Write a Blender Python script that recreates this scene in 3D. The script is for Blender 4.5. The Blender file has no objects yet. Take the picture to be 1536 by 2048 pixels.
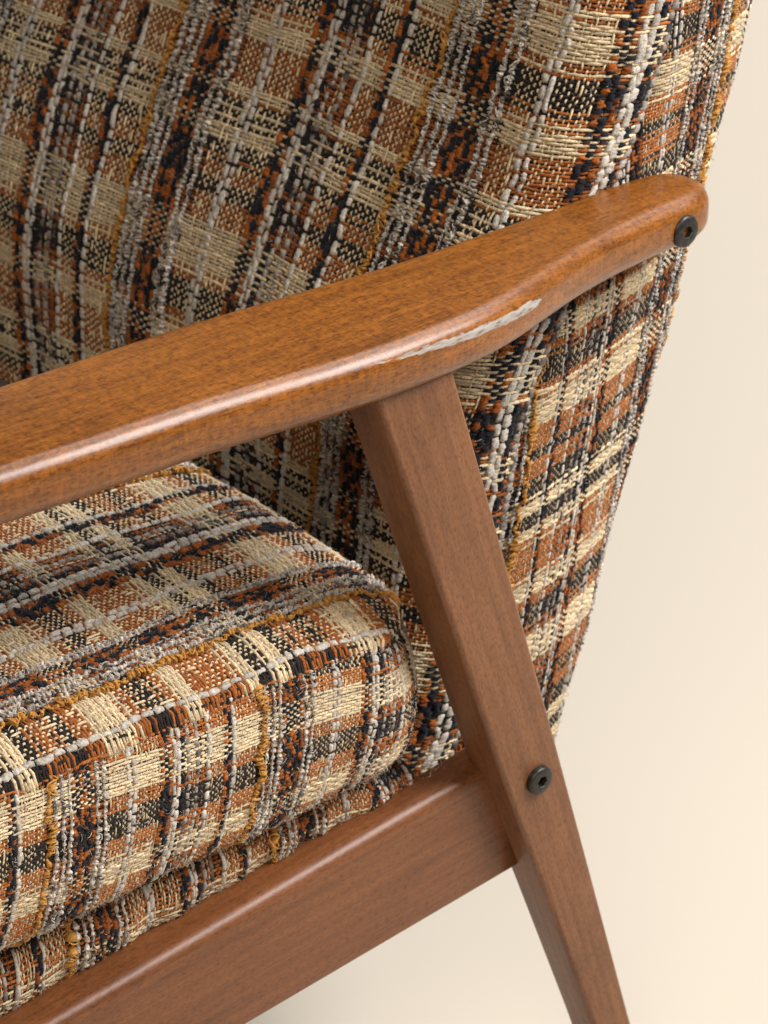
import bpy, bmesh, math, random
import numpy as np
from mathutils import Vector, Matrix

rng = np.random.default_rng(11)
random.seed(5)
scene = bpy.context.scene
COL = scene.collection

# ------------------------------------------------------------------ camera
PITCH, AZ = math.radians(28.0), math.radians(50.0)
FWD = np.array([math.cos(AZ) * math.cos(PITCH), math.sin(AZ) * math.cos(PITCH), -math.sin(PITCH)])
RGT = np.array([math.sin(AZ), -math.cos(AZ), 0.0])
UPV = np.cross(RGT, FWD)
CAM = np.array([-0.6940, -0.8506, 1.0709])
cd = bpy.data.cameras.new('camera')
cam = bpy.data.objects.new('camera', cd)
COL.objects.link(cam)
m = Matrix(((RGT[0], UPV[0], -FWD[0], CAM[0]), (RGT[1], UPV[1], -FWD[1], CAM[1]),
            (RGT[2], UPV[2], -FWD[2], CAM[2]), (0, 0, 0, 1)))
cam.matrix_world = m
cd.sensor_fit = 'VERTICAL'
cd.sensor_height = 32.0
cd.sensor_width = 24.0
cd.lens = 85.0
cd.clip_start = 0.05
cd.clip_end = 60.0
cd.dof.use_dof = True
cd.dof.focus_distance = 1.235
cd.dof.aperture_fstop = 20.0
scene.camera = cam

# ------------------------------------------------------------------ world and studio lamps
world = bpy.data.worlds.new('World')
scene.world = world
world.use_nodes = True
wb = world.node_tree.nodes['Background']
wb.inputs['Color'].default_value = (1.0, 0.97, 0.93, 1)
wb.inputs['Strength'].default_value = 0.05


def softbox(name, loc, target, sx, sy, power, color=(1, 1, 1)):
    ld = bpy.data.lights.new(name, 'AREA')
    ld.shape = 'RECTANGLE'
    ld.size, ld.size_y = sx, sy
    ld.energy = power
    ld.color = color
    o = bpy.data.objects.new(name, ld)
    COL.objects.link(o)
    o.location = loc
    d = Vector(target) - Vector(loc)
    o.rotation_euler = d.to_track_quat('-Z', 'Y').to_euler()
    return o


softbox('key_softbox', (1.02, -1.02, 2.0), (0.0, 0.1, 0.42), 1.05, 1.05, 72, (1, 0.98, 0.96))
softbox('fill_softbox', (-1.25, -1.15, 1.95), (0.15, 0.3, 0.5), 1.0, 1.0, 21, (1, 0.86, 0.70))
softbox('backdrop_softbox', (2.0, 0.6, 3.1), (1.8, 1.6, 0.2), 2.0, 2.0, 58, (1, 0.985, 0.96))

scene.view_settings.view_transform = 'Standard'
scene.view_settings.look = 'None'
scene.view_settings.exposure = 0.0
scene.view_settings.gamma = 1.0
scene.cycles.use_denoising = True
scene.cycles.max_bounces = 6
scene.render.film_transparent = False


# ------------------------------------------------------------------ materials
def new_mat(name):
    mt = bpy.data.materials.new(name)
    mt.use_nodes = True
    nt = mt.node_tree
    b = nt.nodes['Principled BSDF']
    return mt, nt, b


def N(nt, typ, **kw):
    n = nt.nodes.new(typ)
    for k, v in kw.items():
        setattr(n, k, v)
    return n


def ramp(nt, stops):
    r = nt.nodes.new('ShaderNodeValToRGB')
    e = r.color_ramp.elements
    while len(e) < len(stops):
        e.new(0.5)
    for i, (p, c) in enumerate(stops):
        e[i].position = p
        e[i].color = c if len(c) == 4 else (*c, 1)
    return r


def mixc(nt, fac, a, b, blend='MIX'):
    n = nt.nodes.new('ShaderNodeMix')
    n.data_type = 'RGBA'
    n.blend_type = blend
    for s, v in ((n.inputs['Factor'], fac), (n.inputs['A'], a), (n.inputs['B'], b)):
        if isinstance(v, (int, float)):
            s.default_value = v
        elif isinstance(v, (tuple, list)):
            s.default_value = v if len(v) == 4 else (*v, 1)
        else:
            nt.links.new(v, s)
    return n.outputs['Result']


def math_n(nt, op, a, b=None, c=None, clamp=False):
    n = nt.nodes.new('ShaderNodeMath')
    n.operation = op
    n.use_clamp = clamp
    for i, v in enumerate((a, b, c)):
        if v is None:
            continue
        if isinstance(v, (int, float)):
            n.inputs[i].default_value = v
        else:
            nt.links.new(v, n.inputs[i])
    return n.outputs[0]


def fabric_material():
    mt, nt, b = new_mat('tweed_yarn')
    at = N(nt, 'ShaderNodeAttribute', attribute_name='yarn')
    tc = N(nt, 'ShaderNodeTexCoord')
    n1 = N(nt, 'ShaderNodeTexNoise')
    n1.inputs['Scale'].default_value = 900
    n1.inputs['Detail'].default_value = 3
    nt.links.new(tc.outputs['Object'], n1.inputs['Vector'])
    r = ramp(nt, [(0.3, (0.62, 0.60, 0.58)), (0.7, (1.25, 1.25, 1.25))])
    nt.links.new(n1.outputs['Fac'], r.inputs['Fac'])
    c = mixc(nt, 1.0, at.outputs['Color'], r.outputs['Color'], 'MULTIPLY')
    nt.links.new(c, b.inputs['Base Color'])
    b.inputs['Roughness'].default_value = 0.85
    b.inputs['Specular IOR Level'].default_value = 0.25
    b.inputs['Sheen Weight'].default_value = 0.12
    b.inputs['Sheen Roughness'].default_value = 0.4
    n2 = N(nt, 'ShaderNodeTexNoise')
    n2.inputs['Scale'].default_value = 1800
    n2.inputs['Detail'].default_value = 2
    nt.links.new(tc.outputs['Object'], n2.inputs['Vector'])
    bp = N(nt, 'ShaderNodeBump')
    bp.inputs['Strength'].default_value = 0.7
    bp.inputs['Distance'].default_value = 0.0006
    nt.links.new(n2.outputs['Fac'], bp.inputs['Height'])
    nt.links.new(bp.outputs['Normal'], b.inputs['Normal'])
    return mt


def backing_material():
    mt, nt, b = new_mat('dark_backing_cloth')
    tc = N(nt, 'ShaderNodeTexCoord')
    n1 = N(nt, 'ShaderNodeTexNoise')
    n1.inputs['Scale'].default_value = 300
    nt.links.new(tc.outputs['Object'], n1.inputs['Vector'])
    r = ramp(nt, [(0.3, (0.028, 0.014, 0.008)), (0.7, (0.075, 0.036, 0.018))])
    nt.links.new(n1.outputs['Fac'], r.inputs['Fac'])
    nt.links.new(r.outputs['Color'], b.inputs['Base Color'])
    b.inputs['Roughness'].default_value = 0.95
    return mt


def wood_material(name, axis_rot=(0, 0, 0), light=(0.285, 0.099, 0.0115), dark=(0.100, 0.030, 0.004), figure=0.62,
                  scuff=None, rough=0.36, coat=0.35):
    """Stained beech: long soft grain along local X, short dark flecks, faint cross figure."""
    mt, nt, b = new_mat(name)
    tc = N(nt, 'ShaderNodeTexCoord')
    mp = N(nt, 'ShaderNodeMapping')
    mp.inputs['Rotation'].default_value = axis_rot
    nt.links.new(tc.outputs['Object'], mp.inputs['Vector'])

    def noise(scale, vec_scale, detail=3, dist=0.0, rough_=0.55):
        mm = N(nt, 'ShaderNodeMapping')
        mm.inputs['Scale'].default_value = vec_scale
        nt.links.new(mp.outputs['Vector'], mm.inputs['Vector'])
        n = N(nt, 'ShaderNodeTexNoise')
        n.inputs['Scale'].default_value = scale
        n.inputs['Detail'].default_value = detail
        n.inputs['Distortion'].default_value = dist
        n.inputs['Roughness'].default_value = rough_
        nt.links.new(mm.outputs['Vector'], n.inputs['Vector'])
        return n.outputs['Fac']
    broad = noise(14, (0.35, 1, 1), 4, 0.4)
    r1 = ramp(nt, [(0.32, dark), (0.68, light)])
    fb = math_n(nt, 'MULTIPLY_ADD', broad, 0.75, 0.2)
    fine = noise(330, (0.16, 1, 1), 3, 0.2)
    fb2 = math_n(nt, 'MULTIPLY_ADD', fine, 0.55, -0.2)
    nt.links.new(math_n(nt, 'ADD', fb, fb2), r1.inputs['Fac'])
    # short dark flecks
    fl = noise(1000, (0.30, 1, 1), 2, 0.1)
    r2 = ramp(nt, [(0.50, (1.05, 1.05, 1.05)), (0.66, (0.32, 0.24, 0.18))])
    nt.links.new(fl, r2.inputs['Fac'])
    c = mixc(nt, 0.42 + 0.4 * figure, r1.outputs['Color'], r2.outputs['Color'], 'MULTIPLY')
    # cross figure (ripple)
    fig = noise(480, (1.0, 0.33, 0.33), 3, 0.5)
    r3 = ramp(nt, [(0.38, (0.66, 0.60, 0.55)), (0.62, (1.14, 1.08, 1.08))])
    nt.links.new(fig, r3.inputs['Fac'])
    c = mixc(nt, figure, c, r3.outputs['Color'], 'MULTIPLY')
    # long streaks of grain
    st = noise(210, (0.035, 1, 1), 5, 0.6, 0.65)
    r5 = ramp(nt, [(0.36, (0.66, 0.60, 0.56)), (0.60, (1.10, 1.10, 1.10))])
    nt.links.new(st, r5.inputs['Fac'])
    c = mixc(nt, 0.62, c, r5.outputs['Color'], 'MULTIPLY')
    # grime patches
    gr = noise(30, (0.7, 1, 1), 5, 0.8)
    r4 = ramp(nt, [(0.55, (1, 1, 1)), (0.8, (0.66, 0.60, 0.58))])
    nt.links.new(gr, r4.inputs['Fac'])
    c = mixc(nt, 0.5, c, r4.outputs['Color'], 'MULTIPLY')
    bump_h = math_n(nt, 'ADD', math_n(nt, 'MULTIPLY', fine, 0.5), math_n(nt, 'MULTIPLY', noise(150, (0.8, 1, 1), 2, 0.0), 2.2))
    # tiny pale nicks
    vo = N(nt, 'ShaderNodeTexVoronoi')
    vo.inputs['Scale'].default_value = 75
    vo.inputs['Randomness'].default_value = 1.0
    nt.links.new(mp.outputs['Vector'], vo.inputs['Vector'])
    nick = math_n(nt, 'LESS_THAN', vo.outputs['Distance'], 0.05)
    vcol = N(nt, 'ShaderNodeSeparateColor')
    nt.links.new(vo.outputs['Color'], vcol.inputs['Color'])
    nick = math_n(nt, 'MULTIPLY', nick, math_n(nt, 'GREATER_THAN', vcol.outputs[0], 0.86 if scuff else 0.97))
    c = mixc(nt, nick, c, (0.72, 0.52, 0.36))
    rgh = math_n(nt, 'MULTIPLY_ADD', broad, 0.16, rough - 0.08)
    if scuff is not None:
        mask = scuff(nt, tc, noise)
        pn = noise(520, (0.14, 1, 1), 5, 0.1)
        rp = ramp(nt, [(0.34, (0.20, 0.12, 0.07)), (0.44, (0.33, 0.29, 0.26)), (0.64, (0.42, 0.395, 0.37))])
        nt.links.new(pn, rp.inputs['Fac'])
        c = mixc(nt, mask, c, rp.outputs['Color'])
        rgh = math_n(nt, 'ADD', rgh, math_n(nt, 'MULTIPLY', mask, 0.45))
        nt.links.new(math_n(nt, 'MULTIPLY_ADD', mask, -0.35, 0.35), b.inputs['Coat Weight'])
        bump_h = math_n(nt, 'SUBTRACT', bump_h, math_n(nt, 'MULTIPLY', mask, 0.4))
    nt.links.new(c, b.inputs['Base Color'])
    nt.links.new(rgh, b.inputs['Roughness'])
    b.inputs['Specular IOR Level'].default_value = 0.38
    b.inputs['Coat Weight'].default_value = coat
    b.inputs['Coat Roughness'].default_value = 0.28
    bp = N(nt, 'ShaderNodeBump')
    bp.inputs['Strength'].default_value = 0.25
    bp.inputs['Distance'].default_value = 0.0004
    nt.links.new(bump_h, bp.inputs['Height'])
    nt.links.new(bp.outputs['Normal'], b.inputs['Normal'])
    return mt


def scuff_mask(nt, tc, noise):
    """worn-through streak on the rounded outer edge of the armrest: a band in (x, z) with a ragged border"""
    sp = N(nt, 'ShaderNodeSeparateXYZ')
    nt.links.new(tc.outputs['Object'], sp.inputs['Vector'])
    x, y, z = sp.outputs
    # centre height and half width along x
    u = math_n(nt, 'DIVIDE', math_n(nt, 'SUBTRACT', x, SC_X0), SC_X1 - SC_X0)
    cz = N(nt, 'ShaderNodeFloatCurve')
    nt.links.new(u, cz.inputs['Value'])
    cv = cz.mapping.curves[0]
    pts = SC_Z
    while len(cv.points) < len(pts):
        cv.points.new(0.5, 0.5)
    for i, (px, pz) in enumerate(pts):
        cv.points[i].location = (px, pz)
        cv.points[i].handle_type = 'AUTO'
    cz.mapping.update()
    ctr = math_n(nt, 'MULTIPLY_ADD', cz.outputs[0], 0.030, 0.532)
    hz = N(nt, 'ShaderNodeFloatCurve')
    nt.links.new(u, hz.inputs['Value'])
    cv = hz.mapping.curves[0]
    pts = SC_W
    while len(cv.points) < len(pts):
        cv.points.new(0.5, 0.5)
    for i, (px, pz) in enumerate(pts):
        cv.points[i].location = (px, pz)
        cv.points[i].handle_type = 'AUTO'
    hz.mapping.update()
    half = math_n(nt, 'MULTIPLY', hz.outputs[0], 0.004)
    dz = math_n(nt, 'ABSOLUTE', math_n(nt, 'SUBTRACT', z, ctr))
    rag = noise(420, (0.30, 1, 1), 5, 0.2)
    rag = math_n(nt, 'MULTIPLY_ADD', rag, 0.0038, -0.0019)
    e = math_n(nt, 'SUBTRACT', math_n(nt, 'ADD', half, rag), dz)
    mk = math_n(nt, 'MULTIPLY', e, 1500.0, clamp=True)
    inx = math_n(nt, 'MULTIPLY', math_n(nt, 'GREATER_THAN', u, 0.0), math_n(nt, 'LESS_THAN', u, 1.0))
    iny = math_n(nt, 'LESS_THAN', y, 0.036)
    return math_n(nt, 'MULTIPLY', mk, math_n(nt, 'MULTIPLY', inx, iny))


SC_X0, SC_X1 = 0.012, 0.132
SC_Z = [(0.0, 0.80), (0.4, 0.71), (1.0, 0.62)]
SC_W = [(0.0, 0.0), (0.2, 0.28), (0.6, 0.58), (0.88, 0.66), (1.0, 0.0)]


def metal_material():
    mt, nt, b = new_mat('blackened_steel')
    tc = N(nt, 'ShaderNodeTexCoord')
    n1 = N(nt, 'ShaderNodeTexNoise')
    n1.inputs['Scale'].default_value = 500
    nt.links.new(tc.outputs['Object'], n1.inputs['Vector'])
    r = ramp(nt, [(0.3, (0.030, 0.028, 0.027)), (0.7, (0.070, 0.065, 0.060))])
    nt.links.new(n1.outputs['Fac'], r.inputs['Fac'])
    nt.links.new(r.outputs['Color'], b.inputs['Base Color'])
    b.inputs['Metallic'].default_value = 0.7
    b.inputs['Roughness'].default_value = 0.42
    return mt


def backdrop_material():
    mt, nt, b = new_mat('cream_paper')
    tc = N(nt, 'ShaderNodeTexCoord')
    n1 = N(nt, 'ShaderNodeTexNoise')
    n1.inputs['Scale'].default_value = 1.2
    nt.links.new(tc.outputs['Object'], n1.inputs['Vector'])
    r = ramp(nt, [(0.3, (0.605, 0.548, 0.466)), (0.7, (0.617, 0.560, 0.478))])
    nt.links.new(n1.outputs['Fac'], r.inputs['Fac'])
    nt.links.new(r.outputs['Color'], b.inputs['Base Color'])
    b.inputs['Roughness'].default_value = 0.95
    b.inputs['Specular IOR Level'].default_value = 0.1
    return mt


M_FAB = fabric_material()
M_BACK = backing_material()
M_METAL = metal_material()
M_PAPER = backdrop_material()
M_ARM = wood_material('stained_beech_arm', (0, 0, 0), scuff=scuff_mask)
M_LEG = wood_material('stained_beech_leg', (0, math.radians(108.7), 0), (0.222, 0.092, 0.036), (0.138, 0.053, 0.020), figure=0.15, rough=0.46, coat=0.12)
M_RAIL = wood_material('stained_beech_rail', (0, math.radians(4.3), 0), (0.200, 0.072, 0.024), (0.110, 0.038, 0.012), figure=0.15, rough=0.44, coat=0.2)


# ------------------------------------------------------------------ object helpers
def link(o, parent=None):
    COL.objects.link(o)
    if parent is not None:
        o.parent = parent
    return o


def np_mesh(name, verts, faces, mat, parent=None, colors=None, smooth=True):
    """faces: (n,4) quads or (n,3) tris"""
    me = bpy.data.meshes.new(name)
    verts = np.ascontiguousarray(verts, dtype=np.float32)
    faces = np.ascontiguousarray(faces, dtype=np.int32)
    nf, k = faces.shape
    if nf == 0:
        return None
    if colors is not None:
        used, inv = np.unique(faces.ravel(), return_inverse=True)
        verts, colors = verts[used], np.asarray(colors)[used]
        faces = np.ascontiguousarray(inv.reshape(-1, k), dtype=np.int32)
    me.vertices.add(len(verts))
    me.vertices.foreach_set('co', verts.ravel())
    me.loops.add(nf * k)
    me.loops.foreach_set('vertex_index', faces.ravel())
    me.polygons.add(nf)
    me.polygons.foreach_set('loop_start', np.arange(nf, dtype=np.int32) * k)
    me.polygons.foreach_set('loop_total', np.full(nf, k, dtype=np.int32))
    if smooth:
        me.polygons.foreach_set('use_smooth', np.ones(nf, dtype=bool))
    if colors is not None:
        at = me.attributes.new('yarn', 'FLOAT_COLOR', 'POINT')
        c4 = np.ones((len(verts), 4), dtype=np.float32)
        c4[:, :3] = colors
        at.data.foreach_set('color', c4.ravel())
    me.materials.append(mat)
    me.update(calc_edges=True)
    o = bpy.data.objects.new(name, me)
    return link(o, parent)


def grid_faces(nr, nc, close_c=False, off=0):
    r = np.arange(nr - 1)[:, None]
    ncc = nc if close_c else nc - 1
    c = np.arange(ncc)[None, :]
    c1 = (c + 1) % nc
    return np.stack([r * nc + c, r * nc + c1, (r + 1) * nc + c1, (r + 1) * nc + c], -1).reshape(-1, 4) + off


def recalc(o):
    bm = bmesh.new()
    bm.from_mesh(o.data)
    bmesh.ops.recalc_face_normals(bm, faces=bm.faces)
    bm.to_mesh(o.data)
    bm.free()


# === SURFACES (start)
YS, RC, ZR = 0.085, 0.040, 0.660


def xfront(z):
    return 0.235 - 0.373 * (0.637 - z) - 0.023 * np.exp(-((z - 0.45) / 0.09) ** 2)


def xrear(z):
    return 0.2882 + 0.308 * (z - 0.4433)


ZBOT = 0.238


def lumps(u, v, amp, k=1.0):
    return amp * (np.sin(u * 61 * k + 1.3 * np.sin(v * 37 * k)) * np.sin(v * 53 * k + 0.7 + np.sin(u * 29 * k)))


def s_back_front(a, b):
    """a: across (0 at start of the corner rounding, + toward outer side), b: down"""
    z = ZR - b / 1.067
    over = np.maximum(ZBOT - z, 0)
    z = np.maximum(z, ZBOT)
    th = np.clip(a / RC, 0, math.pi / 2)
    ext = np.maximum(a - RC * math.pi / 2, 0)
    y = np.where(a < 0, YS + RC - a, YS + RC - RC * np.sin(th)) + np.maximum(ext - 0.010, 0) * 0.8
    x = xfront(z) + RC * (1 - np.cos(th)) + ext
    x = x - 0.010 * (1 - np.exp(-np.maximum(-a, 0) / 0.12)) + over + lumps(a, b, 0.0012)
    return np.stack([x, y, z], -1)


def s_back_side(a, b):
    """a: distance in x from the rear edge line plus skew, b: down"""
    z = ZR - b / 1.067
    over = np.maximum(ZBOT - 0.012 - z, 0)
    z = np.maximum(z, ZBOT - 0.012)
    q = a + SIDE_SKEW * (0.5 - z)
    xr = xrear(z)
    rr = 0.010
    qs = xfront(z) + RC + 0.008 - xr            # seam
    inn = np.maximum(qs - q, 0)
    th = np.clip((q + rr) / rr, 0, math.pi / 2)
    ext = np.maximum(q + rr - rr * math.pi / 2, 0)
    x = xr + np.where(q < -rr, np.maximum(q, qs), -rr + rr * np.sin(th))
    mid = np.clip((q - qs) / np.maximum(-qs, 1e-4), 0, 1)
    y = YS + 0.001 - 0.005 * np.sin(mid * math.pi) + rr * (1 - np.cos(th)) + ext + inn * 0.9 + over
    y = y + lumps(a, b, 0.0008) + 0.004 * np.exp(-((q - qs) / 0.006) ** 2)
    return np.stack([x, y, z], -1)


SIDE_SKEW = 0.13
YSD, XC, RS, ZSEAM = 0.031, 0.035, 0.045, 0.390


def droop(x, y):
    return 0.010 * np.exp(-((x - 0.080) ** 2 + (y - 0.031) ** 2) / 0.055 ** 2)


def s_seat_side(a, b):
    """a: along the side toward the rear then round the corner, b: down from the seam"""
    a = a - SEAT_SKEW * b
    th = np.clip((a - XC) / RS, 0, math.pi / 2)
    ext = np.maximum(a - XC - RS * math.pi / 2, 0)
    x = np.where(a < XC, a, XC + RS * np.sin(th))
    y = np.where(a < XC, YSD, YSD + RS * (1 - np.cos(th))) + ext
    nx, ny = np.sin(th), -np.cos(th)
    H, r = 0.070, 0.017
    t2 = np.clip((b - H) / r, 0, math.pi / 2)
    e2 = np.maximum(b - H - r * math.pi / 2, 0)
    up = np.maximum(-b, 0)
    z = ZSEAM - np.where(b < H, np.maximum(b, 0), H + r * np.sin(t2)) - up
    inn = r * (1 - np.cos(t2)) + e2 + up * 0.5 + 0.0015 * np.exp(-(np.maximum(b, 0) / 0.004) ** 2)
    off = 0.008 * np.sin(np.clip(b / 0.088, 0, 1) * math.pi) - inn + lumps(a, b, 0.0007)
    z = z - droop(x, y) * np.clip(1 - b / 0.075, 0, 1)
    return np.stack([x + nx * off, y + ny * off, z + lumps(b, a, 0.001) * 0.6], -1)


SEAT_SKEW = 0.20
XREAR = XC + RS


def s_seat_top(a, b):
    """a: world y, b: world x"""
    x0, y0 = b + 0 * a, a + 0 * b
    # signed distance to rounded rectangle (corner at the rear outer side), + inside
    qx, qy = x0 - XC, (YSD + RS) - y0
    outd = np.hypot(np.maximum(qx, 0), np.maximum(qy, 0))
    d = RS - np.where((qx > 0) & (qy > 0), outd, np.maximum(qx, qy))
    # outward direction
    gx = np.where((qx > 0) & (qy > 0), qx / np.maximum(outd, 1e-6), np.where(qx > qy, 1.0, 0.0))
    gy = np.where((qx > 0) & (qy > 0), -qy / np.maximum(outd, 1e-6), np.where(qx > qy, 0.0, -1.0))
    neg = np.maximum(-d, 0)
    x = x0 - gx * (neg * 1.4)
    y = y0 - gy * (neg * 1.4)
    dd = np.clip(d / 0.032, 0, 1)
    z = ZSEAM + 0.0105 * np.sqrt(np.maximum(1 - (1 - dd) ** 2, 0)) + 0.010 * (1 - np.exp(-np.maximum(d - 0.01, 0) / 0.09)) - neg
    t = np.clip((y0 - 0.24) / 0.18, 0, 1)
    z = z + lumps(x0, y0, 0.0012) - 0.042 * t * t * (3 - 2 * t) - droop(x0, y0)
    return np.stack([x, y, z], -1)


def z_rail(x):
    return 0.2745 + 0.105 * x


def s_deck(a, b):
    """a: along x, b: 0..0.045 down over the roll"""
    t = np.clip(b / 0.045, 0, 1)
    zb = z_rail(a) - 0.010
    zt = np.where(a < 0.03, 0.305, 0.305 - (0.305 - z_rail(a) - 0.010) * np.clip((a - 0.03) / 0.035, 0, 1))
    zt = np.maximum(zt, zb + 0.008)
    ang = t * math.pi * 0.88
    y = 0.0690 - 0.0240 * np.sin(np.minimum(ang + 0.15, math.pi * 0.9)) + np.where(t < 0.12, (0.12 - t) * 0.2, 0)
    z = zb + (zt - zb) * (0.5 + 0.5 * np.cos(ang * 1.05)) 
    y = y + 0.0020 * np.sin(a * 165 + 1.1 * np.sin(a * 61)) * np.sin(a * 47 + 2)  * np.sin(t * math.pi)
    over = np.maximum(-b, 0)
    return np.stack([a + 0 * b, y + over, z + 0 * a], -1)
# === SURFACES (end)


# ------------------------------------------------------------------ backdrop sweep
def build_backdrop():
    h = np.array([math.cos(AZ), math.sin(AZ)])
    sd = np.array([math.sin(AZ), -math.cos(AZ)])
    prof = [(-2.5, 0.0), (0.5, 0.0), (1.9, 0.0)]
    for i in range(1, 17):
        t = i / 16 * math.pi / 2
        prof.append((1.9 + 1.3 * math.sin(t), 1.3 * (1 - math.cos(t))))
    prof += [(3.2, 1.4)]
    vs, n = [], 9
    for d, z in prof:
        for k in range(n):
            w = -4.5 + 9.0 * k / (n - 1)
            p = CAM[:2] + h * d + sd * w
            vs.append((p[0], p[1], z))
    o = np_mesh('backdrop', np.array(vs), grid_faces(len(prof), n), M_PAPER)
    recalc(o)
    o['kind'] = 'structure'
    o['label'] = 'seamless cream paper backdrop behind and below the armchair'
    return o


build_backdrop()

# ------------------------------------------------------------------ the armchair
chair = bpy.data.objects.new('armchair', None)
COL.objects.link(chair)
chair['label'] = 'brown wooden armchair upholstered in orange, black and cream checked tweed'
chair['category'] = 'armchair'


def smooth_interp(x, xs, ys, k=0.006):
    """piecewise-linear curve softened by a small box average"""
    o = np.linspace(-2 * k, 2 * k, 9)
    return np.mean([np.interp(x + q, xs, ys) for q in o], axis=0)


def rounded_section(w0, w1, z0, z1, radii, seg=8):
    """closed (y, z) loop; radii for corners (w0,z1) (w1,z1) (w1,z0) (w0,z0)"""
    pts = []
    cs = [(w0, z1, 1, -1, math.pi, math.pi / 2), (w1, z1, -1, -1, math.pi / 2, 0),
          (w1, z0, -1, 1, 0, -math.pi / 2), (w0, z0, 1, 1, -math.pi / 2, -math.pi)]
    for (cy, cz, sy, sz, a0, a1), r in zip(cs, radii):
        for k in range(seg + 1):
            t = a0 + (a1 - a0) * k / seg
            pts.append((cy + sy * r + r * math.cos(t), cz + sz * r + r * math.sin(t)))
    return pts


def loft(name, loops, mat, parent, caps=True):
    n = len(loops[0])
    V = np.array([p for L in loops for p in L])
    Fq = grid_faces(len(loops), n, True)
    me = bpy.data.meshes.new(name)
    faces = [tuple(int(i) for i in f) for f in Fq]
    if caps:
        faces.append(tuple(range(n)))
        faces.append(tuple(range((len(loops) - 1) * n, len(loops) * n))[::-1])
    me.from_pydata([tuple(v) for v in V], [], faces)
    me.polygons.foreach_set('use_smooth', np.ones(len(faces), dtype=bool))
    me.materials.append(mat)
    o = bpy.data.objects.new(name, me)
    link(o, parent)
    recalc(o)
    return o


# armrest -----------------------------------------------------------
AX = np.array([-.36, -.175, -.126, -.074, -.033, .003, .033, .065, .0975, .124, .142, .184, .231, .257, .29])
AN = np.array([.0200, .0110, .0090, .0085, .0050, .0015, .0010, .0028, .0058, .0135, .0200, .0330, .0410, .0440, .0455])
FX = np.array([-.36, -.128, -.076, -.017, .038, .097, .164, .211, .238, .26, .29])
FY = np.array([.0850, .0875, .0885, .0882, .0845, .0815, .0830, .0850, .0870, .0885, .0880])


def build_armrest():
    xe, x1 = 0.2870, 0.254
    xs = list(np.linspace(-.36, x1, 110)) + [x1 + (xe - x1) * math.sin(t) for t in np.linspace(0, math.pi / 2, 16)[1:]]
    loops = []
    for x in xs:
        yn = float(smooth_interp(np.array([x]), AX, AN, 0.012)[0])
        yf = float(smooth_interp(np.array([x]), FX, FY, 0.012)[0])
        yc, w = 0.5 * (yn + yf), 0.5 * (yf - yn)
        zt, zb = 0.5612, 0.5325
        u = min(max((x - x1) / (xe - x1), 0), 0.9995)
        f = (1 - u ** 3.0) ** (1 / 3.0)
        f2 = (1 - u ** 6) ** (1 / 6)
        w *= f
        zc, t = 0.5 * (zt + zb), 0.5 * (zt - zb) * (0.25 + 0.75 * f2)
        r = min(0.0088, w * 0.95, t * 0.95)
        rb = min(0.0115, w * 0.95, t * 0.95)
        sec = rounded_section(yc - w, yc + w, zc - t, zc + t, (r, r * 0.8, r * 0.8, rb), 9)
        L = []
        for (y, z) in sec:
            cr = -0.0012 * ((y - yc) / max(w, 1e-4)) ** 2 if z > zc else 0
            L.append((x, y, z + cr))
        loops.append(L)
    return loft('armrest', loops, M_ARM, chair)


armrest = build_armrest()


# rear leg -----------------------------------------------------------
def build_leg():
    zs = list(np.linspace(0.0, 0.540, 60))
    loops = []
    for z in zs:
        xf_ = float(np.interp(z, [0, .09, .30, .535, .56], [.216, .184, .105, .0235, .0150]))
        xr_ = float(np.interp(z, [0, .076, .299, .535, .56], [.2395, .2145, .1455, .0705, .0630]))
        yo = 0.0100
        yi = float(np.interp(z, [0, .3, .535], [.0350, .0395, .0400]))
        sec = rounded_section(xf_, xr_, yo, yi, (0.0032, 0.0030, 0.0030, 0.0032), 6)
        loops.append([(x, y, z) for (x, y) in sec])
    return loft('rear_leg', loops, M_LEG, chair)


rear_leg = build_leg()


# seat rail -----------------------------------------------------------
def build_rail():
    loops = []
    for x in np.linspace(-.38, .138, 40):
        zt = float(z_rail(x))
        zb = 0.2015 + 0.0726 * x
        sec = rounded_section(0.0280, float(np.interp(x, [.02, .06], [.0760, .0500])), zb, zt, (0.0075, 0.003, 0.003, 0.004), 8)
        loops.append([(x, y, z) for (y, z) in sec])
    return loft('seat_rail', loops, M_RAIL, chair)


seat_rail = build_rail()


# bolts -----------------------------------------------------------
def build_bolt(center, parent, R=0.0092):
    n = 48
    hexr = []
    for k in range(n):
        t = 2 * math.pi * k / n
        c = (t + math.radians(10)) % (math.pi / 3) - math.pi / 6
        hexr.append(0.0033 * math.cos(math.pi / 6) / math.cos(c))
    rings = [(R * 0.97, 0.004), (R, 0.0012), (R, -0.0024), (R * 0.97, -0.0031), (R * 0.90, -0.0036), (R * 0.62, -0.0040),
             ('h', -0.0040, 1.10), ('h', -0.0036, 1.0), ('h', 0.0010, 1.0), ('h', 0.0014, 0.05)]
    loops = []
    for rg in rings:
        L = []
        for k in range(n):
            t = 2 * math.pi * k / n
            r = hexr[k] * rg[2] if rg[0] == 'h' else rg[0]
            L.append((center[0] + r * math.cos(t), center[1] + rg[1], center[2] + r * math.sin(t)))
        loops.append(L)
    o = loft('bolt', loops, M_METAL, parent)
    for p in o.data.polygons:
        p.use_smooth = True
    try:
        o.data.set_sharp_from_angle(angle=math.radians(35))
    except Exception:
        pass
    return o


build_bolt((0.1330, 0.0100, 0.2796), rear_leg, 0.0080)
build_bolt((0.2570, 0.0450, 0.5445), armrest, 0.0086)


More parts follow.
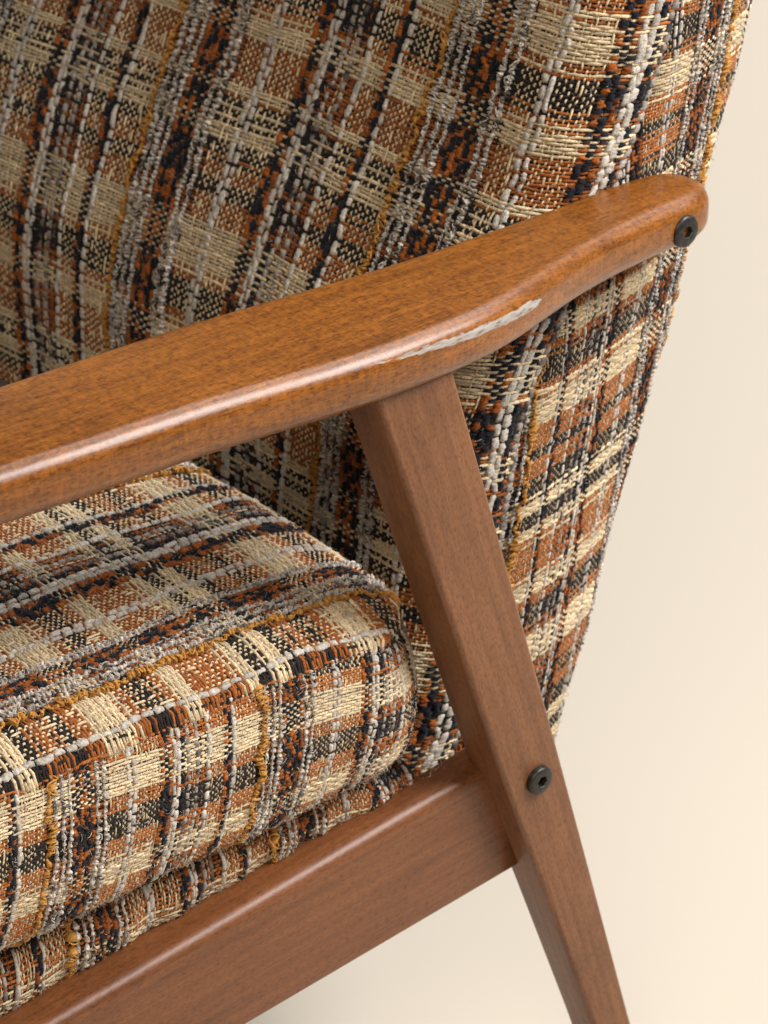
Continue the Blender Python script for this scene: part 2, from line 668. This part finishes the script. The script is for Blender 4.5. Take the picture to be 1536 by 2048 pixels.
# ------------------------------------------------------------------ woven cloth
LIN = dict(
    cream=(0.74, 0.600, 0.390), white=(0.60, 0.555, 0.49), grey=(0.54, 0.495, 0.445), black=(0.022, 0.017, 0.016),
    rust=(0.355, 0.112, 0.025), gold=(0.55, 0.27, 0.060), chen=(0.36, 0.100, 0.015), navy=(0.011, 0.012, 0.019),
    slub=(0.47, 0.42, 0.38))

# one repeat of the warp, 226 units wide: (kind, width)
WARP = ([('chen', 4.0), ('navy', 4.0), ('chen', 4.0), ('white', 4.6), ('white', 4.6), ('navy', 3.6),
         ('fblack', 2.6), ('slub', 4.2), ('fblack', 2.6), ('fcream', 2.6), ('slub', 4.2), ('fblack', 2.6), ('frust', 2.6),
         ('fblack', 2.6), ('white', 4.6)]
        + [('fcream', 3.0)] * 5 + [('chen', 3.8), ('navy', 3.8), ('white', 4.6)]
        + [('fcream', 3.0)] * 8 + [('gold', 7.5), ('grey', 5.4), ('fblack', 2.2), ('grey', 5.4), ('fblack', 2.2), ('grey', 4.6)]
        + [('chen', 3.8), ('navy', 3.6), ('chen', 3.8), ('chen', 3.8), ('navy', 3.6), ('chen', 3.8)]
        + [('grey', 5.0), ('fblack', 2.2), ('grey', 5.2), ('fblack', 2.2), ('fcream', 2.6)] + [('fcream', 3.0)] * 5 + [('bwhite', 4.6)] * 2 + [('fcream', 3.05)] * 8)
_w = sum(w for _, w in WARP)
WARP = [(k, w * 226.0 / _w) for k, w in WARP]
PER = 226.0
NAMES = dict(chen='rust_chenille_yarn', navy='navy_chenille_yarn', white='white_slub_yarn', bwhite='white_slub_yarn',
             slub='grey_slub_yarn', gold='gold_boucle_yarn', grey='grey_boucle_yarn')


def warp_list(anchor_t, anchor_a, amin, amax, swap=None):
    """yarn centres in the surface's a coordinate; anchors map repeat units to metres"""
    order = np.argsort(anchor_t)
    at, aa = np.array(anchor_t, float)[order], np.array(anchor_a, float)[order]

    def tmap(t):
        if t < at[0]:
            return aa[0] + (t - at[0]) * (aa[1] - aa[0]) / (at[1] - at[0])
        if t > at[-1]:
            return aa[-1] + (t - at[-1]) * (aa[-1] - aa[-2]) / (at[-1] - at[-2])
        return float(np.interp(t, at, aa))
    out = []
    for rep in range(-5, 6):
        t = rep * PER
        for kind, w in WARP:
            c = tmap(t + w / 2)
            hw = abs(tmap(t + w) - tmap(t)) / 2
            if amin <= c <= amax:
                out.append((swap(kind, c) if swap else kind, c, hw, t))
            t += w
    out.sort(key=lambda q: q[1])
    return out


def weft_list(bands, start, bmin, bmax, pitch):
    """bands: [(colour, mm)] one repeat beginning at start (metres)"""
    per = sum(l for _, l in bands) / 1000
    out = []
    for rep in range(-6, 7):
        b = start + rep * per
        for c, l in bands:
            n = max(1, round(l / pitch))
            for k in range(n):
                bb = b + (k + 0.5) * l / 1000 / n
                if bmin <= bb <= bmax:
                    out.append((c, bb, l / 2000 / n))
            b += l / 1000
    out.sort(key=lambda q: q[1])
    # picks stray into the neighbouring band where colours change
    rr = random.Random(int(abs(start) * 1e5) + len(out))
    for i in range(1, len(out)):
        if out[i][0] != out[i - 1][0] and rr.random() < 0.35:
            (c0, b0, h0), (c1, b1, h1) = out[i - 1], out[i]
            out[i - 1], out[i] = (c1, b0, h0), (c0, b1, h1)
    return out


def frame(surf, a, b, sgn=-1.0):
    e = 4e-4
    P = surf(a, b)
    Ta = surf(a + e, b) - surf(a - e, b)
    Tb = surf(a, b + e) - surf(a, b - e)
    Ta /= np.maximum(np.linalg.norm(Ta, axis=-1, keepdims=True), 1e-9)
    Tb /= np.maximum(np.linalg.norm(Tb, axis=-1, keepdims=True), 1e-9)
    Nn = np.cross(Ta, Tb) * sgn
    Nn /= np.maximum(np.linalg.norm(Nn, axis=-1, keepdims=True), 1e-9)
    return P, Ta, Tb, Nn


def vnoise(n, step, r):
    """1-d value noise, n samples, knots every `step` samples"""
    k = r.random(int(n / step) + 3)
    x = np.arange(n) / step
    i = x.astype(int)
    f = x - i
    f = f * f * (3 - 2 * f)
    return k[i] * (1 - f) + k[i + 1] * f


def sweep(P, Tx, Nn, hw, ht, h, side, nsec, closed=False, spread=1.95):
    """tube around points P + Nn*h; Tx lateral. arrays (ns, 3); returns verts (ns*nsec, 3)"""
    if closed:
        ph = np.linspace(0, 2 * math.pi, nsec, endpoint=False)
    else:
        ph = np.linspace(-spread, spread, nsec)
    sn, cs = np.sin(ph), np.cos(ph)
    ctr = P + Nn * h[..., None] + Tx * side[..., None]
    V = (ctr[..., None, :] + Tx[..., None, :] * (hw[..., None] * sn)[..., None]
         + Nn[..., None, :] * (ht[..., None] * cs)[..., None])
    return V


def cull(V, F):
    """leave out cloth that lies well outside the picture"""
    c = V[F[:, 0]] - CAM
    w = np.maximum(c @ FWD, 0.05)
    px = (c @ RGT) / w * 2720 + 384
    py = 512 - (c @ UPV) / w * 2720
    return F[(px > -80) & (px < 850) & (py > -90) & (py < 1110)]


FINE = {'fcream': 'cream', 'fblack': 'black', 'frust': 'rust'}
tri_total = 0


def weave(parent, surf, warps, wefts, sgn=-1.0, warp_range=None, weft_range=None, da=None, db=None, seed=1):
    """fine yarns as one mass, heavy yarns one object each"""
    global tri_total
    r = np.random.default_rng(seed)
    nI, nJ = len(warps), len(wefts)
    A = np.array([w[1] for w in warps])
    HW = np.array([w[2] for w in warps])
    Bj = np.array([w[1] for w in wefts])
    HB = np.array([w[2] for w in wefts])
    kinds = [w[0] for w in warps]
    pitch_w = float(np.median([w[2] for w in warps if w[0] in FINE])) * 2
    pitch_f = float(np.median(HB)) * 2
    amp = 0.30 * min(pitch_w, pitch_f)
    da = da or (lambda a, b: 0 * a)
    db = db or (lambda a, b: 0 * b)
    surf0 = surf

    def surf(a, b):
        return surf0(a + da(a, b), b + db(a, b))
    up = np.zeros((nI, nJ), bool)
    jj = np.arange(nJ)
    cream = np.array([w[0] == 'cream' for w in wefts])
    cnt = {}
    for i, k in enumerate(kinds):
        cnt[k] = cnt.get(k, 0) + 1
        if k in FINE:
            up[i] = np.where(cream, (i + 2 * jj) % 4 == 0, (i + jj) % 2 == 0)
            flip = r.random(nJ) < 0.06
            up[i] ^= flip
        elif k in ('white', 'bwhite'):
            up[i] = (jj + 2 * (cnt[k] % 2) + (np.cumsum(r.random(nJ) < 0.06))) % 4 != 0
            if k == 'bwhite':
                up[i] &= ~(cream & ((jj + i) % 3 == 0))
        elif k == 'slub':
            up[i] = (jj + cnt[k]) % 3 != 0
        elif k in ('chen', 'navy'):
            up[i] = np.where(cream, (i + jj) % 2 == 0, (jj + 2 * i + (jj // 11)) % 6 < 4)
        else:
            up[i] = (jj + i) % 5 != 0
    verts, faces, cols = [], [], []
    base = 0

    # ---- wefts
    a_s = A
    heavy = np.array([k not in FINE for k in kinds])
    for j in range(nJ):
        c, b0, hb = wefts[j]
        hc = np.where(up[:, j], -0.60 * amp, 1.0 * amp)
        hc = np.where(heavy & up[:, j], -1.1 * amp, np.where(heavy, (1.25 if c == 'cream' else 0.7) * amp, hc))
        hgt = hc
        sel = np.ones(len(a_s), bool)
        if weft_range is not None:
            lo, hi = weft_range(b0)
            sel = (a_s >= lo) & (a_s <= hi)
        if sel.sum() < 3:
            continue
        aa, hh = a_s[sel], hgt[sel]
        n = len(aa)
        bb = np.full(n, b0) + (vnoise(n, 5, r) - 0.5) * hb * 0.9
        P, Ta, Tb, Nn = frame(surf, aa, bb, sgn)
        thin = 0.80 + 0.32 * np.clip(hh / amp, -1, 1) * 0.5 + 0.30 * (r.random(n) - 0.5)
        wd = hb * (1.12 if c == 'black' else 1.10 if c == 'rust' else 1.08) * thin
        V = sweep(P, Tb, Nn, wd, wd * 0.85, hh, np.zeros(n), 4)
        verts.append(V.reshape(-1, 3))
        faces.append(grid_faces(n, 4, False, base))
        col = np.array(LIN[c]) * (0.74 + 0.46 * r.random()) * (0.85 + 0.30 * vnoise(n, 5, r))[:, None]
        cols.append(np.repeat(col, 4, 0))
        base += n * 4

    # ---- warps
    b_s = np.empty(2 * nJ - 1)
    b_s[0::2] = Bj
    b_s[1::2] = 0.5 * (Bj[1:] + Bj[:-1])
    for i in range(nI):
        k, a0, hw = kinds[i], A[i], HW[i]
        rngb = (b_s[0], b_s[-1]) if warp_range is None else warp_range(a0)
        if k in FINE:
            hc = np.where(up[i], amp, -0.8 * amp)
            hgt = np.empty(2 * nJ - 1)
            hgt[0::2] = hc
            hgt[1::2] = 0.5 * (hc[1:] + hc[:-1])
            sel = (b_s >= rngb[0]) & (b_s <= rngb[1])
            if sel.sum() < 3:
                continue
            bb, hh = b_s[sel], hgt[sel]
            n = len(bb)
            aa = np.full(n, a0) + (vnoise(n, 9, r) - 0.5) * hw * 1.3
            P, Ta, Tb, Nn = frame(surf, aa, bb, sgn)
            wd = hw * (0.40 + 0.12 * np.clip(hh / amp, -1, 1) + 0.18 * (vnoise(n, 3, r) - 0.5))
            V = sweep(P, Ta, Nn, wd, np.minimum(wd, pitch_f * 0.45), hh, np.zeros(n), 4)
            verts.append(V.reshape(-1, 3))
            faces.append(grid_faces(n, 4, False, base))
            col = np.array(LIN[FINE[k]]) * (0.85 + 0.30 * r.random()) * (0.85 + 0.30 * vnoise(n, 7, r))[:, None]
            cols.append(np.repeat(col, 4, 0))
            base += n * 4
        elif k in ('gold', 'grey'):
            boucle(parent, surf, k, a0, hw, rngb, amp, sgn, r)
        else:
            heavy_yarn(parent, surf, k, a0, hw, Bj, up[i], rngb, amp, pitch_f, sgn, r)
    VV = np.concatenate(verts)
    F = cull(VV, np.concatenate(faces))
    tri_total += 2 * len(F)
    o = np_mesh('woven_cloth', VV, F, M_FAB, parent, np.concatenate(cols))
    o['kind'] = 'stuff'
    return o


def heavy_yarn(parent, surf, k, a0, hw, Bj, upi, rngb, amp, pitch_f, sgn, r):
    """slub or chenille yarn floating over several picks, pinched where it dives"""
    global tri_total
    sub = 3
    sel = (Bj >= rngb[0]) & (Bj <= rngb[1])
    if sel.sum() < 4:
        return
    B0, U0 = Bj[sel], upi[sel]
    n = (len(B0) - 1) * sub + 1
    x = np.arange(n) / sub
    bb = np.interp(x, np.arange(len(B0)), B0)
    lo, hi = (-0.65, 1.35) if k in ('white', 'bwhite', 'slub') else (-0.9, 1.5)
    uh = np.where(U0, 1.0, 0.0)
    s = np.interp(x, np.arange(len(B0)), uh)
    s = s * s * (3 - 2 * s)
    hh = amp * (lo + (hi - lo) * s)
    fuzzy = k in ('chen', 'navy')
    if fuzzy:
        wd = hw * (0.80 + 0.30 * s) * (0.72 + 0.62 * r.random(n))
        side = (r.random(n) - 0.5) * hw * 0.7
        hh = hh + (r.random(n) - 0.5) * amp * 0.9
        ns = 5
    else:
        wd = hw * (0.72 + 0.20 * s) * (0.70 + 0.56 * vnoise(n, 11, r)) * (0.86 + 0.28 * r.random(n))
        side = (vnoise(n, 13, r) - 0.5) * hw * 1.1
        ns = 6
    P, Ta, Tb, Nn = frame(surf, np.full(n, a0), bb, sgn)
    V = sweep(P, Ta, Nn, wd, np.minimum(wd * 0.70, 0.0012), hh, side, ns, spread=2.1)
    V = V + (r.random(V.shape) - 0.5) * (0.0009 if fuzzy else np.minimum(0.0005, 0.22 * hw))
    base = np.array(LIN['white' if k == 'bwhite' else k])
    if k == 'bwhite':
        base = 0.55 * base + 0.45 * np.array(LIN['grey'])
    col = base * (0.85 + 0.25 * r.random()) * (0.80 + 0.40 * vnoise(n, 9, r))[:, None]
    if k == 'slub':
        mixv = vnoise(n, 8, r)[:, None] ** 2
        col = col * (1 - mixv) + np.array(LIN['navy']) * mixv
    if fuzzy:
        col = col * (0.75 + 0.5 * r.random((n, 1)))
        if k == 'chen':
            dk = np.clip((vnoise(n, 7, r) - 0.50) / 0.12, 0, 1)[:, None]
            col = col * (1 - dk) + np.array(LIN['navy']) * dk
    F = cull(V.reshape(-1, 3), grid_faces(n, ns))
    tri_total += 2 * len(F)
    np_mesh(NAMES[k], V.reshape(-1, 3), F, M_FAB, parent, np.repeat(col, ns, 0))


def boucle(parent, surf, k, a0, hw, rngb, amp, sgn, r):
    """looped yarn: a knobbly core pinched by the picks, wrapped in a thin curling strand"""
    global tri_total
    L = rngb[1] - rngb[0]
    gold = k == 'gold'
    hw = max(hw, 0.0029) if gold else max(hw, 0.0014)
    Vs, Fs, Cs, base = [], [], [], 0
    # core
    st = 0.00055
    n = int(L / st)
    b = np.linspace(rngb[0], rngb[1], n)
    kn = 0.5 + 0.5 * np.sin(np.cumsum(2 * math.pi * st / (0.0036 if gold else 0.0030) * (0.5 + vnoise(n, 9, r))))
    big = np.clip((vnoise(n, 12, r) - 0.35) / 0.5, 0, 1)
    rad = hw * ((0.16 + 0.26 * kn + 0.75 * kn * big) if gold else (0.30 + 0.30 * kn + 0.45 * kn * big))
    side = (vnoise(n, 8, r) - 0.5) * hw * (1.5 if gold else 1.0)
    h = amp * 0.6 + np.minimum(rad, 0.0017) * (0.1 + 0.6 * kn)
    P, Ta, Tb, Nn = frame(surf, np.full(n, a0), b, sgn)
    V = sweep(P, Ta, Nn, rad, np.minimum(rad, 0.0019), h, side, 6, spread=2.2)
    V = V + (r.random(V.shape) - 0.5) * np.minimum(0.55 * rad, 0.0011)[:, None, None]
    tone = 0.50 + 0.60 * kn + 0.40 * (r.random(n) - 0.5)
    hue = np.array(LIN[k])
    col = hue * tone[:, None]
    if not gold:
        dk = np.clip((vnoise(n, 7, r) - 0.62) / 0.2, 0, 1)[:, None]
        col = col * (1 - 0.8 * dk)
        wt = np.clip((vnoise(n, 6, r) - 0.55) / 0.3, 0, 1)[:, None]
        col = col * (1 + 0.55 * wt)
    Vs.append(V.reshape(-1, 3)); Fs.append(grid_faces(n, 6)); Cs.append(np.repeat(col, 6, 0)); base += n * 6
    # curl
    per = 6
    turn = 0.0018 if gold else 0.0028
    n2 = int(L / turn * per)
    b2 = np.linspace(rngb[0], rngb[1], n2)
    ph = np.cumsum(2 * math.pi / per * (0.3 + 1.4 * vnoise(n2, 8, r)) * np.where(vnoise(n2, 25, r) > 0.5, 1.0, -0.9))
    ph2 = np.cumsum(2 * math.pi / per * (0.2 + 1.0 * vnoise(n2, 9, r)))
    rc = np.interp(b2, b, rad) * ((0.65 + 0.75 * vnoise(n2, 9, r)) if gold else (0.75 + 0.55 * vnoise(n2, 9, r)))
    sc = np.interp(b2, b, side)
    hc = np.interp(b2, b, h)
    bb = b2 + rc * 0.8 * np.sin(ph2)
    P, Ta, Tb, Nn = frame(surf, np.full(n2, a0), bb, sgn)
    C0 = P + Ta * (sc + rc * np.cos(ph))[:, None] + Nn * (hc + np.minimum(rc, 0.0019) * (0.35 + 0.75 * np.abs(np.sin(ph))))[:, None]
    T = np.gradient(C0, axis=0)
    T /= np.maximum(np.linalg.norm(T, axis=-1, keepdims=True), 1e-9)
    X = np.cross(T, Nn)
    X /= np.maximum(np.linalg.norm(X, axis=-1, keepdims=True), 1e-9)
    Y = np.cross(X, T)
    an = np.linspace(0, 2 * math.pi, 4, endpoint=False)
    rr = min(hw * (0.14 if gold else 0.20), 0.00048) * (0.7 + 0.6 * vnoise(n2, 6, r))
    V = C0[:, None, :] + rr[:, None, None] * (X[:, None, :] * np.cos(an)[None, :, None] + Y[:, None, :] * np.sin(an)[None, :, None])
    col = hue * (0.75 + 0.6 * vnoise(n2, 9, r))[:, None]
    Vs.append(V.reshape(-1, 3)); Fs.append(grid_faces(n2, 4, True, base)); Cs.append(np.repeat(col, 4, 0))
    V = np.concatenate(Vs)
    F = cull(V, np.concatenate(Fs))
    tri_total += 2 * len(F)
    np_mesh(NAMES[k], V, F, M_FAB, parent, np.concatenate(Cs))


def under_sheet(surf, a0, a1, b0, b1, na, nb, depth=0.0026, sgn=-1.0, mask=None):
    a = np.linspace(a0, a1, na)
    b = np.linspace(b0, b1, nb)
    Aa, Bb = np.meshgrid(a, b, indexing='ij')
    P, Ta, Tb, Nn = frame(surf, Aa.ravel(), Bb.ravel(), sgn)
    return P - Nn * depth, grid_faces(na, nb)


def joined(name, sheets, boxes, mat, parent):
    V, Fs, base = [], [], 0
    for v, f in sheets:
        V.append(v)
        Fs.append(f + base)
        base += len(v)
    for c8 in boxes:
        V.append(np.array(c8))
        q = np.array([(0, 1, 2, 3), (7, 6, 5, 4), (0, 4, 5, 1), (1, 5, 6, 2), (2, 6, 7, 3), (3, 7, 4, 0)])
        Fs.append(q + base)
        base += 8
    return np_mesh(name, np.concatenate(V), np.concatenate(Fs), mat, parent)


def box8(x0, x1, y0, y1, z0, z1, sx=0.0):
    """box; sx shears x with z"""
    k = sx * (z1 - z0)
    return [(x0, y0, z0), (x1, y0, z0), (x1, y1, z0), (x0, y1, z0),
            (x0 + k, y0, z1), (x1 + k, y0, z1), (x1 + k, y1, z1), (x0 + k, y1, z1)]


# ---- backrest
backrest = joined('backrest', [under_sheet(s_back_front, -.56, .075, -.075, .47, 90, 90),
                               under_sheet(s_back_side, -.135, .05, -.075, .47, 60, 90)],
                  [box8(.118, .205, YS + .045, .68, ZBOT + .01, .725, 0.30)], M_BACK, chair)
WF_BACK = [('cream', 27), ('rust', 6), ('black', 18), ('rust', 8), ('cream', 14.5), ('rust', 27.5), ('cream', 7.6),
           ('black', 9.7), ('cream', 10.8), ('black', 9.8), ('rust', 10.8), ('black', 8.6), ('rust', 14)]


def da_back(a, b):
    return 0.25 * np.maximum(b - 0.13, 0) * np.clip(-a / 0.38, 0, 1)


def db_back(a, b):
    return np.interp(a, [-.6, -.382, -.164, .038, .08], [.008, .004, 0, .0095, .013])


weave(backrest, s_back_front,
      warp_list([-226, 0, 226, 452, 480], [-.382 - .0, -.164, .038, .038 + .226, .30], -.50, .069),
      weft_list(WF_BACK, 0.0063, -.072, .465, 2.0), da=da_back, db=db_back,
      warp_range=lambda a: (-.072, .33 if a > -.25 else .40) if a < -.06 else (-.072, .46),
      weft_range=lambda b: (-.54, .069) if b < .40 else (-.07, .069), seed=3)


def db_side(a, b):
    return -0.32 * (a + 0.055)


WF_REV = [('cream', 20.3), ('rust', 14), ('black', 6.5), ('rust', 11.5), ('black', 13), ('cream', 10), ('black', 8.8),
          ('cream', 8.8), ('rust', 25), ('cream', 13), ('rust', 7), ('black', 15), ('rust', 5.5)]
weave(backrest, s_back_side,
      warp_list([-226, 0, 226], [-.054 + .42 * .226, -.054, -.054 - .42 * .226], -.125, .022),
      weft_list(WF_REV, 0.2045, -.095, .505, 1.8), db=db_side, seed=4)

# ---- seat cushion
seat = joined('seat_cushion', [under_sheet(s_seat_side, -.36, .17, -.003, .115, 120, 40),
                               under_sheet(s_seat_top, .034, .50, -.36, .078, 70, 90)],
              [box8(-.36, .072, .056, .64, .318, .383)], M_BACK, chair)
WF_TOP = [('cream', 19), ('rust', 9), ('black', 11), ('rust', 7), ('cream', 10), ('rust', 25), ('cream', 9), ('black', 8),
          ('cream', 10), ('black', 9), ('rust', 11), ('black', 8), ('rust', 10)]
weave(seat, s_seat_top,
      warp_list([78, 112, 146, 174, 226, 243, 338], [.035, .062, .085, .095, .131, .148, .223], .026, .47,
                swap=lambda k, c: {'chen': 'frust', 'navy': 'fblack'}.get(k, k) if c < .036 else k),
      weft_list(WF_TOP, -.119, -.215, .086, 1.65),
      warp_range=lambda a: (-.215, .086) if a < .29 else (-.06, .086),
      weft_range=lambda b: (.026, .29) if b < -.06 else (.026, .47), seed=5)
WF_SIDE = [('cream', 15.6), ('rust', 7), ('black', 12.6), ('rust', 10.4), ('cream', 13.5), ('rust', 17), ('cream', 5), ('black', 6),
           ('cream', 7), ('black', 6), ('rust', 7), ('black', 6), ('rust', 8)]
weave(seat, s_seat_side,
      warp_list([0, 226], [-.0905, .0305], -.225, .15, swap=lambda k, c: 'slub' if k in ('gold', 'grey') and c > .06 else k),
      weft_list(WF_SIDE, 0.0068, -.016, .118, 1.45), db=lambda a, b: 0.06 * np.clip(a + .09, -.1, .2), seed=6)

# ---- upholstered deck roll under the cushion
deck = joined('seat_deck', [under_sheet(s_deck, -.36, .080, 0.0, .045, 120, 20, 0.002)],
              [box8(-.36, .06, .076, .64, .240, .306)], M_BACK, chair)
weave(deck, s_deck, warp_list([0, 226], [-.074, .048], -.225, .078),
      weft_list([('black', 9), ('rust', 12), ('cream', 10), ('rust', 8), ('black', 8)], 0.006, 0.0, .045, 1.5), seed=7)


# ------------------------------------------------------------------ stray fibres standing off the cloth
def fuzz(parent, surf, a0, a1, b0, b1, count, seed, sgn=-1.0):
    r = np.random.default_rng(seed)
    a = a0 + (a1 - a0) * r.random(count)
    b = b0 + (b1 - b0) * r.random(count)
    P, Ta, Tb, Nn = frame(surf, a, b, sgn)
    ang = r.random(count) * 2 * math.pi
    D = Ta * np.cos(ang)[:, None] + Tb * np.sin(ang)[:, None]
    E = np.cross(Nn, D)
    ln = 0.0012 + 0.0034 * r.random(count) ** 2
    lift = 0.0006 + 0.0016 * r.random(count)
    bend = (r.random(count) - 0.5) * 1.8
    K = 4
    V = np.zeros((count, K, 2, 3))
    for i in range(K):
        t = i / (K - 1)
        c = P + Nn * (0.0006 + lift * math.sin(t * 2.4))[:, None] + D * (ln * t)[:, None] + E * (ln * bend * t * t * 0.6)[:, None]
        w = 0.00013 * (1 - 0.5 * t)
        side = E * 0.7 + Nn * 0.7
        V[:, i, 0] = c - side * w
        V[:, i, 1] = c + side * w
    f1 = grid_faces(K, 2)
    F = (f1[None] + (np.arange(count) * K * 2)[:, None, None]).reshape(-1, 4)
    pal = np.array([LIN['white'], LIN['grey'], LIN['cream'], LIN['gold'], LIN['rust'], LIN['white']])
    col = pal[r.integers(0, len(pal), count)]
    V = V.reshape(-1, 3)
    F = cull(V, F)
    o = np_mesh('stray_fibres', V, F, M_FAB, parent, np.repeat(col, K * 2, 0))
    o['kind'] = 'stuff'


fuzz(backrest, s_back_front, -.46, .066, -.06, .33, 7000, 21)
fuzz(backrest, s_back_side, -.11, .012, -.06, .45, 3600, 22)
fuzz(seat, s_seat_top, .034, .27, -.2, .078, 4600, 23)
fuzz(seat, s_seat_side, -.21, .08, .001, .09, 4000, 24)
fuzz(deck, s_deck, -.21, .1, .006, .04, 900, 25)
